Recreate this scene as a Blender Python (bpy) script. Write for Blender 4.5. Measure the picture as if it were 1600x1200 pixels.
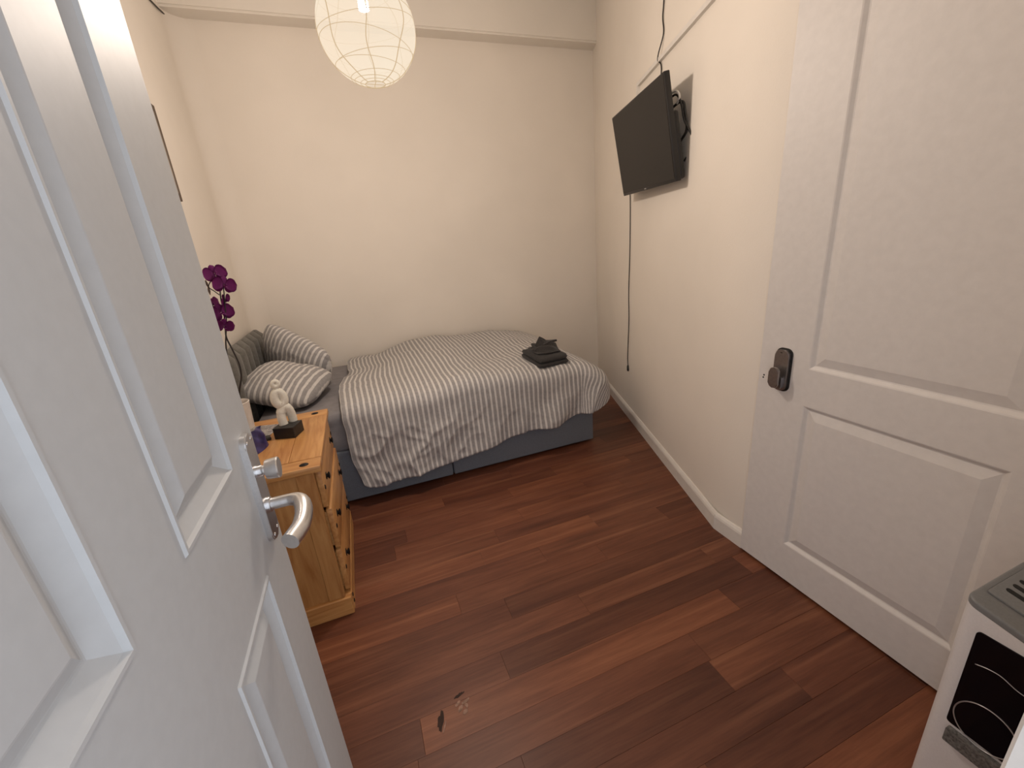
import bpy, bmesh, math, random
from mathutils import Vector, Matrix, noise
random.seed(7)
for o in list(bpy.data.objects):
    bpy.data.objects.remove(o)
S = bpy.context.scene
COL = S.collection
PI = math.pi

# ------------------------------------------------------------------ camera
F_PX, YAW, PITCH, ROLL = 650.07, math.radians(19.331), math.radians(18.205), math.radians(-4.895)
CAM_H = 1.4
fw = Vector((math.sin(YAW) * math.cos(PITCH), math.cos(YAW) * math.cos(PITCH), -math.sin(PITCH)))
rt0 = Vector((math.cos(YAW), -math.sin(YAW), 0))
up0 = rt0.cross(fw)
rt = math.cos(ROLL) * rt0 + math.sin(ROLL) * up0
up = -math.sin(ROLL) * rt0 + math.cos(ROLL) * up0
cam = bpy.data.cameras.new('camera')
cam.sensor_width = 36.0
cam.lens = F_PX * 36.0 / 1600.0
cam.clip_start = 0.01
camo = bpy.data.objects.new('camera', cam)
COL.objects.link(camo)
m = Matrix((rt, up, -fw)).transposed().to_4x4()
m.translation = (0, 0, CAM_H)
camo.matrix_world = m
S.camera = camo

# ------------------------------------------------------------------ world: soft overcast daylight that reaches the room through the doorway behind the camera
W = bpy.data.worlds.new('World')
S.world = W
W.use_nodes = True
bg = W.node_tree.nodes['Background']
bg.inputs[0].default_value = (0.86, 0.91, 1.0, 1)
bg.inputs[1].default_value = 2.0
S.view_settings.view_transform = 'Standard'
S.view_settings.look = 'None'
S.view_settings.gamma = 1.0
S.view_settings.use_curve_mapping = False
S.view_settings.exposure = 0.0
LAMP_W = 80.0
LAMP_COL = (1.0, 0.885, 0.80)

# ------------------------------------------------------------------ helpers
def lin(r, g, b):
    def f(c):
        c /= 255.0
        return c / 12.92 if c <= 0.04045 else ((c + 0.055) / 1.055) ** 2.4
    return (f(r), f(g), f(b), 1)

ORG = {}
def link(o):
    COL.objects.link(o)
    return o

def tag(o, label=None, cat=None, group=None, kind=None):
    if label: o['label'] = label
    if cat: o['category'] = cat
    if group: o['group'] = group
    if kind: o['kind'] = kind
    return o

def empty(name, loc, label=None, cat=None, group=None, kind=None):
    o = bpy.data.objects.new(name, None)
    o.empty_display_size = 0.05
    o.location = loc
    link(o)
    ORG[o.name] = Vector(loc)
    return tag(o, label, cat, group, kind)

def mk(name, bm, mat, parent=None, smooth=False, org=None, normals=True):
    """bmesh in world coordinates -> one object, its origin at its base (or its parent's origin)"""
    if normals:
        bmesh.ops.recalc_face_normals(bm, faces=bm.faces[:])
    if parent is not None:
        og = ORG[parent.name]
    elif org is not None:
        og = Vector(org)
    else:
        xs = [v.co for v in bm.verts]
        og = Vector(((min(c.x for c in xs) + max(c.x for c in xs)) / 2, (min(c.y for c in xs) + max(c.y for c in xs)) / 2, min(c.z for c in xs)))
    for v in bm.verts:
        v.co -= og
    me = bpy.data.meshes.new(name)
    bm.to_mesh(me)
    bm.free()
    if smooth is True:
        for p in me.polygons: p.use_smooth = True
    elif smooth:
        for p in me.polygons: p.use_smooth = True
        me.set_sharp_from_angle(angle=math.radians(smooth))
    o = bpy.data.objects.new(name, me)
    if mat is not None: me.materials.append(mat)
    link(o)
    if parent is not None:
        o.parent = parent
    else:
        o.location = og
    ORG[o.name] = og
    return o

def box(bm, x0, x1, y0, y1, z0, z1, bev=0.0, seg=2, M=None):
    vs = [bm.verts.new(c) for c in ((x0,y0,z0),(x1,y0,z0),(x1,y1,z0),(x0,y1,z0),(x0,y0,z1),(x1,y0,z1),(x1,y1,z1),(x0,y1,z1))]
    fs = [bm.faces.new([vs[i] for i in q]) for q in ((0,3,2,1),(4,5,6,7),(0,1,5,4),(1,2,6,5),(2,3,7,6),(3,0,4,7))]
    out = vs
    if bev > 0:
        es = list({e for f in fs for e in f.edges})
        r = bmesh.ops.bevel(bm, geom=es, offset=bev, segments=seg, profile=0.5, affect='EDGES')
        out = list({v for f in r['faces'] for v in f.verts} | {v for v in vs if v.is_valid})
    if M is not None:
        for v in out: v.co = M @ v.co
    return out

def prism(bm, poly, h0, h1, fn):
    """poly: list of (a,b); fn(a,b,h)->xyz"""
    A = [bm.verts.new(fn(a, b, h0)) for a, b in poly]
    B = [bm.verts.new(fn(a, b, h1)) for a, b in poly]
    n = len(poly)
    bm.faces.new(A[::-1]); bm.faces.new(B)
    for i in range(n):
        bm.faces.new((A[i], A[(i+1) % n], B[(i+1) % n], B[i]))
    return A + B

def rrect(a0, a1, b0, b1, r, n=5):
    out = []
    for cx, cy, s in ((a1-r, b1-r, 0), (a0+r, b1-r, 1), (a0+r, b0+r, 2), (a1-r, b0+r, 3)):
        for i in range(n+1):
            t = (s + i / n) * PI / 2
            out.append((cx + r*math.cos(t), cy + r*math.sin(t)))
    return out

def tube(bm, pts, r, n=10, closed=False, caps=True):
    pts = [Vector(p) for p in pts]
    N = len(pts)
    rad = r if isinstance(r, (list, tuple)) else [r]*N
    rings = []
    ref = None
    for i, p in enumerate(pts):
        if closed:
            t = (pts[(i+1) % N] - pts[i-1]).normalized()
        else:
            t = (pts[min(i+1, N-1)] - pts[max(i-1, 0)]).normalized()
        if ref is None:
            ref = Vector((0,0,1)) if abs(t.z) < 0.9 else Vector((1,0,0))
        a = ref - t * ref.dot(t)
        if a.length < 1e-5: a = t.orthogonal()
        a.normalize(); ref = a
        b = t.cross(a)
        rings.append([bm.verts.new(p + rad[i]*(math.cos(2*PI*k/n)*a + math.sin(2*PI*k/n)*b)) for k in range(n)])
    for i in range(N if closed else N-1):
        A, B = rings[i], rings[(i+1) % N]
        for k in range(n):
            bm.faces.new((A[k], A[(k+1) % n], B[(k+1) % n], B[k]))
    if caps and not closed:
        bm.faces.new(rings[0][::-1]); bm.faces.new(rings[-1])

def lathe(bm, prof, M, n=32):
    """prof: [(r,h)], axis = local z of M"""
    rings = []
    for r, h in prof:
        if r < 1e-6:
            rings.append([bm.verts.new(M @ Vector((0,0,h)))])
        else:
            rings.append([bm.verts.new(M @ Vector((r*math.cos(2*PI*k/n), r*math.sin(2*PI*k/n), h))) for k in range(n)])
    for A, B in zip(rings, rings[1:]):
        for k in range(n):
            k2 = (k+1) % n
            if len(A) == 1 and len(B) == 1: continue
            if len(A) == 1: bm.faces.new((A[0], B[k2], B[k]))
            elif len(B) == 1: bm.faces.new((A[k], A[k2], B[0]))
            else: bm.faces.new((A[k], A[k2], B[k2], B[k]))

def smoothpath(pts, n=8):
    """Catmull-Rom through the points"""
    P = [Vector(p) for p in pts]
    P = [2*P[0]-P[1]] + P + [2*P[-1]-P[-2]]
    out = []
    for i in range(1, len(P)-2):
        p0, p1, p2, p3 = P[i-1:i+3]
        for k in range(n):
            t = k/n
            out.append(0.5*((2*p1) + (p2-p0)*t + (2*p0-5*p1+4*p2-p3)*t*t + (3*p1-p0-3*p2+p3)*t**3))
    out.append(P[-2])
    return out

AX = lambda o, z: Matrix.Translation(Vector(o)) @ Vector(z).to_track_quat('Z', 'Y').to_matrix().to_4x4()

# ------------------------------------------------------------------ materials
class NT:
    def __init__(s, name):
        s.m = bpy.data.materials.new(name); s.m.use_nodes = True
        s.t = s.m.node_tree; s.b = s.t.nodes['Principled BSDF']; s.out = s.t.nodes['Material Output']
    def n(s, typ, **k):
        nd = s.t.nodes.new(typ)
        for a, b in k.items():
            if a.startswith('i_'):
                key = a[2:]
                nd.inputs[int(key) if key.isdigit() else key.replace('_', ' ')].default_value = b
            else: setattr(nd, a, b)
        return nd
    def l(s, a, b): s.t.links.new(a, b)
    def ramp(s, fac, stops):
        r = s.n('ShaderNodeValToRGB')
        e = r.color_ramp.elements
        while len(e) < len(stops): e.new(0.5)
        for i, (p, c) in enumerate(stops): e[i].position = p; e[i].color = c
        s.l(fac, r.inputs[0]); return r.outputs[0]
    def mix(s, fac, a, b, mode='MIX'):
        x = s.n('ShaderNodeMix', data_type='RGBA', blend_type=mode)
        for sock, v in ((x.inputs[0], fac), (x.inputs[6], a), (x.inputs[7], b)):
            if hasattr(v, 'is_linked'): s.l(v, sock)
            else: sock.default_value = v
        return x.outputs[2]
    def noise(s, scale, detail=4, vec=None, rough=0.55, dist=0.0):
        nd = s.n('ShaderNodeTexNoise'); nd.inputs['Scale'].default_value = scale; nd.inputs['Detail'].default_value = detail
        nd.inputs['Roughness'].default_value = rough; nd.inputs['Distortion'].default_value = dist
        if vec is not None: s.l(vec, nd.inputs['Vector'])
        return nd.outputs[0]
    def bump(s, h, strength, dist):
        b = s.n('ShaderNodeBump'); b.inputs['Strength'].default_value = strength; b.inputs['Distance'].default_value = dist
        s.l(h, b.inputs['Height']); s.l(b.outputs[0], s.b.inputs['Normal'])
    def pos(s, scale=(1,1,1), rot=(0,0,0)):
        g = s.n('ShaderNodeNewGeometry'); mp = s.n('ShaderNodeMapping')
        mp.inputs['Scale'].default_value = scale; mp.inputs['Rotation'].default_value = rot
        s.l(g.outputs['Position'], mp.inputs[0]); return mp.outputs[0]
    def obj(s, scale=(1,1,1), rot=(0,0,0)):
        g = s.n('ShaderNodeTexCoord'); mp = s.n('ShaderNodeMapping')
        mp.inputs['Scale'].default_value = scale; mp.inputs['Rotation'].default_value = rot
        s.l(g.outputs['Object'], mp.inputs[0]); return mp.outputs[0]

def plain(name, col, rough=0.5, metal=0.0, var=0.06, scale=30, bump=0.0, coat=0.0, spec=0.5, sheen=0.0):
    t = NT(name)
    n = t.noise(scale, 5, t.obj())
    d = tuple(c*(1-var*2) for c in col[:3]) + (1,)
    e = tuple(min(1, c*(1+var)) for c in col[:3]) + (1,)
    t.l(t.ramp(n, [(0.3, d), (0.7, e)]), t.b.inputs['Base Color'])
    t.b.inputs['Roughness'].default_value = rough
    t.b.inputs['Metallic'].default_value = metal
    t.b.inputs['Specular IOR Level'].default_value = spec
    if coat: t.b.inputs['Coat Weight'].default_value = coat
    if sheen: t.b.inputs['Sheen Weight'].default_value = sheen
    if bump: t.bump(n, bump, 0.002)
    return t.m

def wallpaint(name, col, bump=0.25):
    t = NT(name)
    big = t.noise(1.6, 3, t.pos())
    fine = t.noise(140, 3, t.pos())
    mid = t.noise(9, 4, t.pos())
    c2 = tuple(c*0.94 for c in col[:3]) + (1,)
    t.l(t.ramp(big, [(0.3, c2), (0.7, col)]), t.b.inputs['Base Color'])
    t.b.inputs['Roughness'].default_value = 0.75
    t.b.inputs['Specular IOR Level'].default_value = 0.25
    t.bump(t.mix(0.5, fine, mid), bump, 0.003)
    return t.m

M_WALL = wallpaint('magnolia_wall_paint', (0.84, 0.775, 0.695, 1))
M_BEAM = wallpaint('beam_paint', (0.82, 0.765, 0.69, 1))
M_CEIL = wallpaint('ceiling_paint', (0.86, 0.84, 0.81, 1))
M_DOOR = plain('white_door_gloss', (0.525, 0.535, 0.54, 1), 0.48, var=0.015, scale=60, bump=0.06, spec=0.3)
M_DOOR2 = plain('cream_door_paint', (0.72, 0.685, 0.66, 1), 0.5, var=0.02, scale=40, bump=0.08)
M_TRIM = plain('white_trim_gloss', (0.76, 0.72, 0.67, 1), 0.4, var=0.03, scale=20)
M_CHROME = plain('satin_aluminium', (0.70, 0.70, 0.71, 1), 0.32, metal=1.0, var=0.03, scale=200)
M_STEEL = plain('brushed_steel', (0.36, 0.34, 0.34, 1), 0.38, metal=1.0, var=0.05, scale=120)
M_BLACK = plain('black_plastic', (0.012, 0.011, 0.011, 1), 0.45, var=0.1)
M_SCREEN = plain('tv_screen', (0.018, 0.016, 0.015, 1), 0.42, var=0.02, spec=0.22)
M_CABLE = plain('black_cable', (0.015, 0.013, 0.012, 1), 0.5)
M_IRON = plain('black_iron', (0.012, 0.010, 0.010, 1), 0.45, metal=0.6)
M_GRAPHITE = plain('slate_divan_fabric', (0.195, 0.21, 0.24, 1), 0.95, var=0.10, scale=300, bump=0.25, spec=0.15)
M_SHEET = plain('grey_sheet_cotton', (0.27, 0.255, 0.262, 1), 0.95, var=0.06, scale=20, bump=0.15, spec=0.1)
M_HEAD = plain('grey_velvet', (0.150, 0.142, 0.126, 1), 0.9, var=0.12, scale=60, sheen=0.25, spec=0.15)
M_TOWEL = plain('charcoal_terry', (0.048, 0.044, 0.042, 1), 1.0, var=0.3, scale=350, bump=0.9, spec=0.05, sheen=0.15)
M_PLASTER = plain('white_matt_resin', (0.74, 0.71, 0.62, 1), 0.7, var=0.05, scale=150, bump=0.2)
M_POT = plain('white_ceramic', (0.72, 0.66, 0.60, 1), 0.35)
M_SOIL = plain('brown_moss', (0.07, 0.04, 0.022, 1), 0.95, var=0.4, scale=120, bump=0.8)
M_STEM = plain('dark_orchid_stem', (0.018, 0.012, 0.012, 1), 0.5)
M_BRACT = plain('bract_brown', (0.10, 0.06, 0.045, 1), 0.6)
M_WHITEPL = plain('white_appliance_plastic', (0.76, 0.74, 0.75, 1), 0.4, var=0.02, scale=250)
M_GREYPL = plain('grey_appliance_plastic', (0.20, 0.205, 0.21, 1), 0.3, var=0.04, scale=200)
M_DARKGAP = plain('dark_slot', (0.010, 0.012, 0.012, 1), 0.7)
M_SLATE = plain('speckled_grey_plate', (0.17, 0.165, 0.16, 1), 0.6, var=0.35, scale=180)
M_GLOSSBLK = plain('glossy_black_panel', (0.003, 0.003, 0.005, 1), 0.08, var=0.0, spec=0.2)
M_PURPLE = plain('violet_foil', (0.055, 0.045, 0.16, 1), 0.3, var=0.4, scale=25, bump=0.3)
M_CHIP = plain('torn_laminate_core', (0.34, 0.20, 0.14, 1), 0.95, var=0.25, scale=90)
M_GOUGE = plain('gouged_laminate', (0.035, 0.014, 0.007, 1), 0.8, var=0.2, scale=60)
M_PICT = plain('dark_wood_frame', (0.07, 0.038, 0.02, 1), 0.5)
M_PRINT = plain('picture_print', (0.35, 0.30, 0.24, 1), 0.5, var=0.4, scale=6)
M_SILVER = plain('silver_print', (0.55, 0.55, 0.57, 1), 0.3, metal=0.8)

def make_floor_mat():
    t = NT('walnut_laminate')
    oi = t.n('ShaderNodeObjectInfo')
    off = t.n('ShaderNodeVectorMath', operation='SCALE'); off.inputs[0].default_value = (17.0, 9.0, 5.0); t.l(oi.outputs['Random'], off.inputs[3])
    def vec(scale):
        v = t.pos(scale); a = t.n('ShaderNodeVectorMath', operation='ADD'); t.l(v, a.inputs[0]); t.l(off.outputs[0], a.inputs[1]); return a.outputs[0]
    grain = t.noise(1.0, 7, vec((1.6, 20, 1)), 0.62, 0.5)
    fine = t.noise(1.0, 5, vec((9, 150, 1)), 0.65)
    streak = t.noise(1.0, 3, vec((0.9, 34, 1)), 0.5)
    cloud = t.noise(1.0, 3, vec((2.2, 5.0, 1)))
    base = t.ramp(grain, [(0.30, lin(70, 36, 22)), (0.48, lin(104, 60, 41)), (0.60, lin(122, 76, 53)), (0.76, lin(150, 100, 72))])
    c = t.mix(0.30, base, t.ramp(fine, [(0.3, lin(74, 39, 25)), (0.7, lin(140, 90, 64))]))
    c = t.mix(t.ramp(streak, [(0.56, (0, 0, 0, 1)), (0.72, (0.45, 0.45, 0.45, 1))]), c, lin(164, 114, 82))
    c = t.mix(t.ramp(streak, [(0.28, (0.55, 0.55, 0.55, 1)), (0.42, (0, 0, 0, 1))]), c, lin(62, 31, 20))
    c = t.mix(0.35, c, t.ramp(cloud, [(0.3, lin(84, 48, 34)), (0.7, lin(124, 76, 54))]))
    tone = t.ramp(oi.outputs['Random'], [(0.0, (0.66, 0.62, 0.64, 1)), (0.35, (0.88, 0.84, 0.86, 1)), (0.7, (1.0, 1.0, 1.0, 1)), (1.0, (1.25, 1.2, 1.12, 1))])
    c = t.mix(1.0, c, tone, 'MULTIPLY')
    t.l(c, t.b.inputs['Base Color'])
    t.b.inputs['Roughness'].default_value = 0.42
    t.b.inputs['Specular IOR Level'].default_value = 0.35
    t.bump(fine, 0.06, 0.001)
    return t.m
M_FLOOR = make_floor_mat()

def make_pine(name, along, k=1.0):
    t = NT(name)
    sc = {'x': (3, 34, 34), 'y': (34, 3, 34), 'z': (34, 34, 3)}[along]
    oi = t.n('ShaderNodeObjectInfo')
    add = t.n('ShaderNodeVectorMath', operation='ADD'); t.l(t.pos(sc), add.inputs[0])
    s3 = t.n('ShaderNodeVectorMath', operation='SCALE'); s3.inputs[0].default_value = (7, 13, 5); t.l(oi.outputs['Random'], s3.inputs[3]); t.l(s3.outputs[0], add.inputs[1])
    g = t.noise(1.0, 5, add.outputs[0], 0.55, 1.2)
    kn = t.n('ShaderNodeTexVoronoi'); kn.inputs['Scale'].default_value = 5.5
    t.l(t.pos({'x': (.6, 1, 1), 'y': (1, .6, 1), 'z': (1, 1, .6)}[along]), kn.inputs['Vector'])
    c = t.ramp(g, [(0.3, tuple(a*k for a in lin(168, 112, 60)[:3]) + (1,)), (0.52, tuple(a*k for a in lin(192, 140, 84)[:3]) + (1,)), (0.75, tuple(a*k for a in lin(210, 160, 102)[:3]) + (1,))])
    c = t.mix(t.ramp(kn.outputs['Distance'], [(0.035, (1,1,1,1)), (0.10, (0,0,0,1))]), c, lin(120, 62, 24))
    t.l(c, t.b.inputs['Base Color'])
    t.b.inputs['Roughness'].default_value = 0.45
    t.bump(g, 0.05, 0.001)
    return t.m
M_PINE_Y = make_pine('waxed_pine_lengthways', 'y')
M_PINE_X = make_pine('waxed_pine_crossways', 'x')
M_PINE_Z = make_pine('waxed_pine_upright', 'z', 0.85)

def make_stripe(name, period):
    t = NT(name)
    uv = t.n('ShaderNodeUVMap'); uv.uv_map = 'UVMap'
    sx = t.n('ShaderNodeSeparateXYZ'); t.l(uv.outputs[0], sx.inputs[0])
    d = t.n('ShaderNodeMath', operation='DIVIDE'); t.l(sx.outputs[0], d.inputs[0]); d.inputs[1].default_value = period
    f = t.n('ShaderNodeMath', operation='FRACT'); t.l(d.outputs[0], f.inputs[0])
    lo, hi = (0.30, 0.286, 0.286, 1), (0.70, 0.67, 0.64, 1)
    c = t.ramp(f.outputs[0], [(0.0, lo), (0.58, lo), (0.66, hi), (0.92, hi)])
    n = t.noise(60, 3, t.obj())
    c = t.mix(0.25, c, t.ramp(n, [(0.3, (0.24, 0.23, 0.22, 1)), (0.7, (0.52, 0.49, 0.46, 1))]))
    t.l(c, t.b.inputs['Base Color'])
    t.b.inputs['Roughness'].default_value = 0.95
    t.b.inputs['Specular IOR Level'].default_value = 0.1
    t.b.inputs['Sheen Weight'].default_value = 0.1
    t.bump(t.noise(14, 5, t.obj(), 0.6), 0.35, 0.012)
    return t.m
M_STRIPE = make_stripe('grey_white_stripe_cotton', 0.0325)
M_STRIPE_P = make_stripe('grey_white_stripe_pillowcase', 0.034)

def make_petal():
    t = NT('magenta_petal')
    uv = t.n('ShaderNodeUVMap'); uv.uv_map = 'UVMap'
    sx = t.n('ShaderNodeSeparateXYZ'); t.l(uv.outputs[0], sx.inputs[0])
    c = t.ramp(sx.outputs[0], [(0.0, lin(150, 70, 140)), (0.25, lin(112, 16, 100)), (0.85, lin(122, 22, 108)), (1.0, lin(165, 80, 145))])
    t.l(c, t.b.inputs['Base Color']); t.b.inputs['Roughness'].default_value = 0.7
    return t.m
M_PETAL = make_petal()

def make_paper_leaflet():
    t = NT('printed_leaflet')
    n = t.noise(55, 6, t.obj(), 0.7, 1.5)
    t.l(t.ramp(n, [(0.38, (0.06, 0.06, 0.07, 1)), (0.5, (0.28, 0.26, 0.26, 1)), (0.62, (0.5, 0.46, 0.44, 1))]), t.b.inputs['Base Color'])
    t.b.inputs['Roughness'].default_value = 0.3
    return t.m
M_LEAFLET = make_paper_leaflet()

def make_shade():
    t = NT('rice_paper_shade')
    tr = t.n('ShaderNodeBsdfTransparent'); tr.inputs[0].default_value = (1.0, 0.97, 0.92, 1)
    em = t.n('ShaderNodeEmission'); em.inputs[1].default_value = 1.06
    n = t.noise(5, 3, t.obj())
    t.l(t.ramp(n, [(0.3, (1.0, 0.84, 0.66, 1)), (0.7, (1.0, 0.89, 0.73, 1))]), em.inputs[0])
    mx = t.n('ShaderNodeMixShader'); mx.inputs[0].default_value = 0.50
    t.l(tr.outputs[0], mx.inputs[1]); t.l(em.outputs[0], mx.inputs[2]); t.l(mx.outputs[0], t.out.inputs[0])
    return t.m
M_SHADE = make_shade()
def make_rib():
    t = NT('glowing_bamboo_rib')
    em = t.n('ShaderNodeEmission'); em.inputs[0].default_value = lin(206, 178, 140); em.inputs[1].default_value = 1.0
    t.l(em.outputs[0], t.out.inputs[0])
    return t.m
M_RIB = make_rib()

# ------------------------------------------------------------------ room geometry constants
XL, YB, ZC = -0.77, 3.70, 3.25
K0 = Vector((1.462, 1.30)); K1 = Vector((2.285, YB))
WU = (K1 - K0).normalized()              # along the slanted right wall, away from the camera
WN = Vector((-WU.y, WU.x))               # into the room
XR = 1.462                               # short wall beside the second door
def on_wall(y, off, z):                  # a point on the slanted wall at depth y, off metres proud of it
    t = (y - K0.y) / WU.y
    p = K0 + WU*t + WN*off
    return Vector((p.x, p.y, z))
YF = 0.075                               # inner face of the doorway wall
DX0, DX1 = -0.265, 0.50                  # doorway

# ------------------------------------------------------------------ structure
bm = bmesh.new(); box(bm, XL-0.1, 2.6, -1.2, YB+0.1, -0.10, -0.006)
floor = tag(mk('floor', bm, M_GOUGE, org=(0.7, 1.8, -0.006)), 'dark walnut laminate floor of the bedroom', 'floor', kind='structure')
PW = 0.1113
row0 = -12
y = 1.01 + row0*PW
r = 0
prng = random.Random(11)
planks = []
JOINT = {}
while y < YB:
    x = XL - prng.uniform(0.0, 0.75)
    y1 = min(y + PW, YB)
    while x < 2.45:
        L = prng.uniform(0.55, 1.25)
        xa, xb = max(x, XL), min(x + L, 2.45)
        x += L
        # keep inside the slanted wall
        lim = 1.52 if y1 <= 1.31 else (K0 + WU*((y1-K0.y)/WU.y)).x + 0.05
        if xa > lim - 0.06: continue
        xb = min(xb, lim)
        if xb - xa < 0.05: continue
        bm = bmesh.new(); box(bm, xa+0.0002, xb-0.0002, y+0.0002, y1-0.0002, -0.006, 0.0)
        top = [e for e in bm.edges if all(v.co.z > -0.001 for v in e.verts)]
        bmesh.ops.bevel(bm, geom=top, offset=0.0005, segments=1, affect='EDGES')
        planks.append(mk('plank', bm, M_FLOOR, floor))
    y = y1; r += 1

bm = bmesh.new(); box(bm, XL-0.12, 2.6, YB, YB+0.1, -0.1, ZC+0.1)
tag(mk('wall_back', bm, M_WALL), 'cream back wall behind the bed', 'wall', kind='structure')
bm = bmesh.new()
CR = 0.13                                 # plaster is rounded into the corner
cor = [(XL+CR-CR*math.cos(t), YB-CR+CR*math.sin(t)) for t in (i/14*PI/2 for i in range(15))]
prism(bm, [(XL, -0.03)] + cor + [(XL+CR, YB+0.001), (XL-0.12, YB+0.001), (XL-0.12, -0.03)], -0.1, ZC+0.1, lambda a, b, h: (a, b, h))
tag(mk('wall_left', bm, M_WALL, smooth=25), 'cream left wall at the headboard end', 'wall', kind='structure')
# right wall: slanted run, short straight run, door opening, run back to the doorway
D2Y0, D2Y1, D2Z = 0.30, 1.140, 2.12
bm = bmesh.new()
fnz = lambda a, b, h: (a, b, h)
o1 = K1 + WU*0.1
KR = 0.13                                 # the corner is softly rounded by plaster and paint
qa, qb = Vector((K0.x, K0.y-KR)), K0 + WU*KR*1.6
arc = [(1-t)**2*qa + 2*t*(1-t)*K0 + t*t*qb for t in (i/14 for i in range(15))]
prism(bm, [(XR, D2Y1+0.004)] + [(p.x, p.y) for p in arc] + [(o1.x, o1.y), (o1.x+0.25, o1.y), (XR+0.25, D2Y1+0.004)], -0.1, ZC+0.1, fnz)
box(bm, XR, XR+0.25, D2Y0-0.004, D2Y1+0.004, D2Z+0.004, ZC+0.1)
box(bm, XR, XR+0.25, -0.03, D2Y0-0.004, -0.1, ZC+0.1)
box(bm, XR+0.06, XR+0.25, D2Y0-0.004, D2Y1+0.004, -0.1, D2Z+0.004)
tag(mk('wall_right', bm, M_WALL, smooth=25), 'cream right wall carrying the television', 'wall', kind='structure')
bm = bmesh.new()
box(bm, XL, DX0-0.03, YF-0.10, YF, -0.1, ZC+0.1)
box(bm, DX1+0.03, XR, YF-0.10, YF, -0.1, ZC+0.1)
box(bm, DX0-0.03, DX1+0.03, YF-0.10, YF, 2.12, ZC+0.1)
tag(mk('wall_front', bm, M_WALL), 'cream wall around the open doorway', 'wall', kind='structure')
bm = bmesh.new(); box(bm, XL-0.12, 2.6, -0.03, YB+0.1, ZC, ZC+0.1)
tag(mk('ceiling', bm, M_CEIL), 'white ceiling above the paper lantern', 'ceiling', kind='structure')
# boxed beam along the top of the back wall
bm = bmesh.new()
e0 = on_wall(YB, 0, 0).x; e1 = on_wall(YB-0.14, 0, 0).x
prism(bm, [(XL, YB), (e0, YB), (e1, YB-0.14), (XL, YB-0.14)], 2.93, ZC, fnz)
bmesh.ops.bevel(bm, geom=[e for e in bm.edges if all(abs(v.co.z-2.93) < 1e-4 and v.co.y < YB-0.1 for v in e.verts)], offset=0.012, segments=3, affect='EDGES')
tag(mk('trim_1', bm, M_BEAM), 'plastered beam boxed along the top of the back wall', 'beam', kind='structure')
# baseboards
def skirting(bm, p0, p1, nrm, h=0.088, t=0.017):
    prof = [(0, 0), (t, 0), (t, h-0.022), (t-0.003, h-0.012), (t-0.009, h-0.003), (t-0.012, h), (0, h)]
    A = []; B = []
    for u, z in prof:
        A.append(bm.verts.new((p0[0]+nrm[0]*u, p0[1]+nrm[1]*u, z))); B.append(bm.verts.new((p1[0]+nrm[0]*u, p1[1]+nrm[1]*u, z)))
    n = len(prof)
    bm.faces.new(A); bm.faces.new(B[::-1])
    for i in range(n): bm.faces.new((A[i], B[i], B[(i+1) % n], A[(i+1) % n]))
bm = bmesh.new()
skirting(bm, K0, K1 - WU*0.02, WN)
skirting(bm, (XR, D2Y1+0.004), (XR, K0.y+0.003), (-1, 0))
tag(mk('baseboard_right', bm, M_TRIM, org=(K0.x, K0.y, 0)), 'white skirting board along the slanted right wall', 'baseboard', kind='structure')
bm = bmesh.new(); skirting(bm, (1.47, YB), (2.24, YB), (0, -1))
tag(mk('baseboard_back', bm, M_TRIM), 'white skirting board under the back wall past the foot of the bed', 'baseboard', kind='structure')
# raised moulding on the right wall behind the television
bm = bmesh.new()
def wallbar(bm, ya, yb, za, zb, t):
    A = [on_wall(ya, 0, za), on_wall(yb, 0, za), on_wall(yb, t, za), on_wall(ya, t, za)]
    prism(bm, [(p.x, p.y) for p in A], za, zb, fnz)
wallbar(bm, 1.305, 2.515, 2.270, 2.292, 0.018)
wallbar(bm, 2.497, 2.515, 1.95, 2.270, 0.018)
tag(mk('trim_2', bm, M_TRIM), 'thin painted moulding running behind the top of the television', 'moulding', kind='structure')
# doorway lining: the edge at the lower right of the picture
bm = bmesh.new()
box(bm, DX1, DX1+0.03, YF-0.12, YF+0.0, 0, 2.12)
box(bm, DX1-0.003, DX1+0.065, YF, YF+0.020, 0, 2.185, 0.003, 1)
tag(mk('trim_3', bm, M_TRIM), 'white door lining at the right side of the doorway', 'door frame', kind='structure')
bm = bmesh.new()
box(bm, DX0-0.03, DX0, YF-0.12, YF, 0, 2.12)
box(bm, DX0, DX1, YF-0.12, YF, 2.09, 2.12)
tag(mk('trim_4', bm, M_TRIM), 'white door lining at the hinge side of the doorway', 'door frame', kind='structure')

# ------------------------------------------------------------------ doors
def panel(bm, fn, a0, a1, z0, z1, prof, back):
    loops = []
    for ins, dep in prof:
        loops.append([bm.verts.new(fn(a, z, dep)) for a, z in ((a0+ins, z0+ins), (a1-ins, z0+ins), (a1-ins, z1-ins), (a0+ins, z1-ins))])
    for A, B in zip(loops, loops[1:]):
        for k in range(4): bm.faces.new((A[k], A[(k+1) % 4], B[(k+1) % 4], B[k]))
    bm.faces.new(loops[-1])
    bk = [bm.verts.new(fn(a, z, back)) for a, z in ((a0, z0), (a1, z0), (a1, z1), (a0, z1))]
    bm.faces.new(bk[::-1])
    for k in range(4): bm.faces.new((bk[k], bk[(k+1) % 4], loops[0][(k+1) % 4], loops[0][k]))

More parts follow.
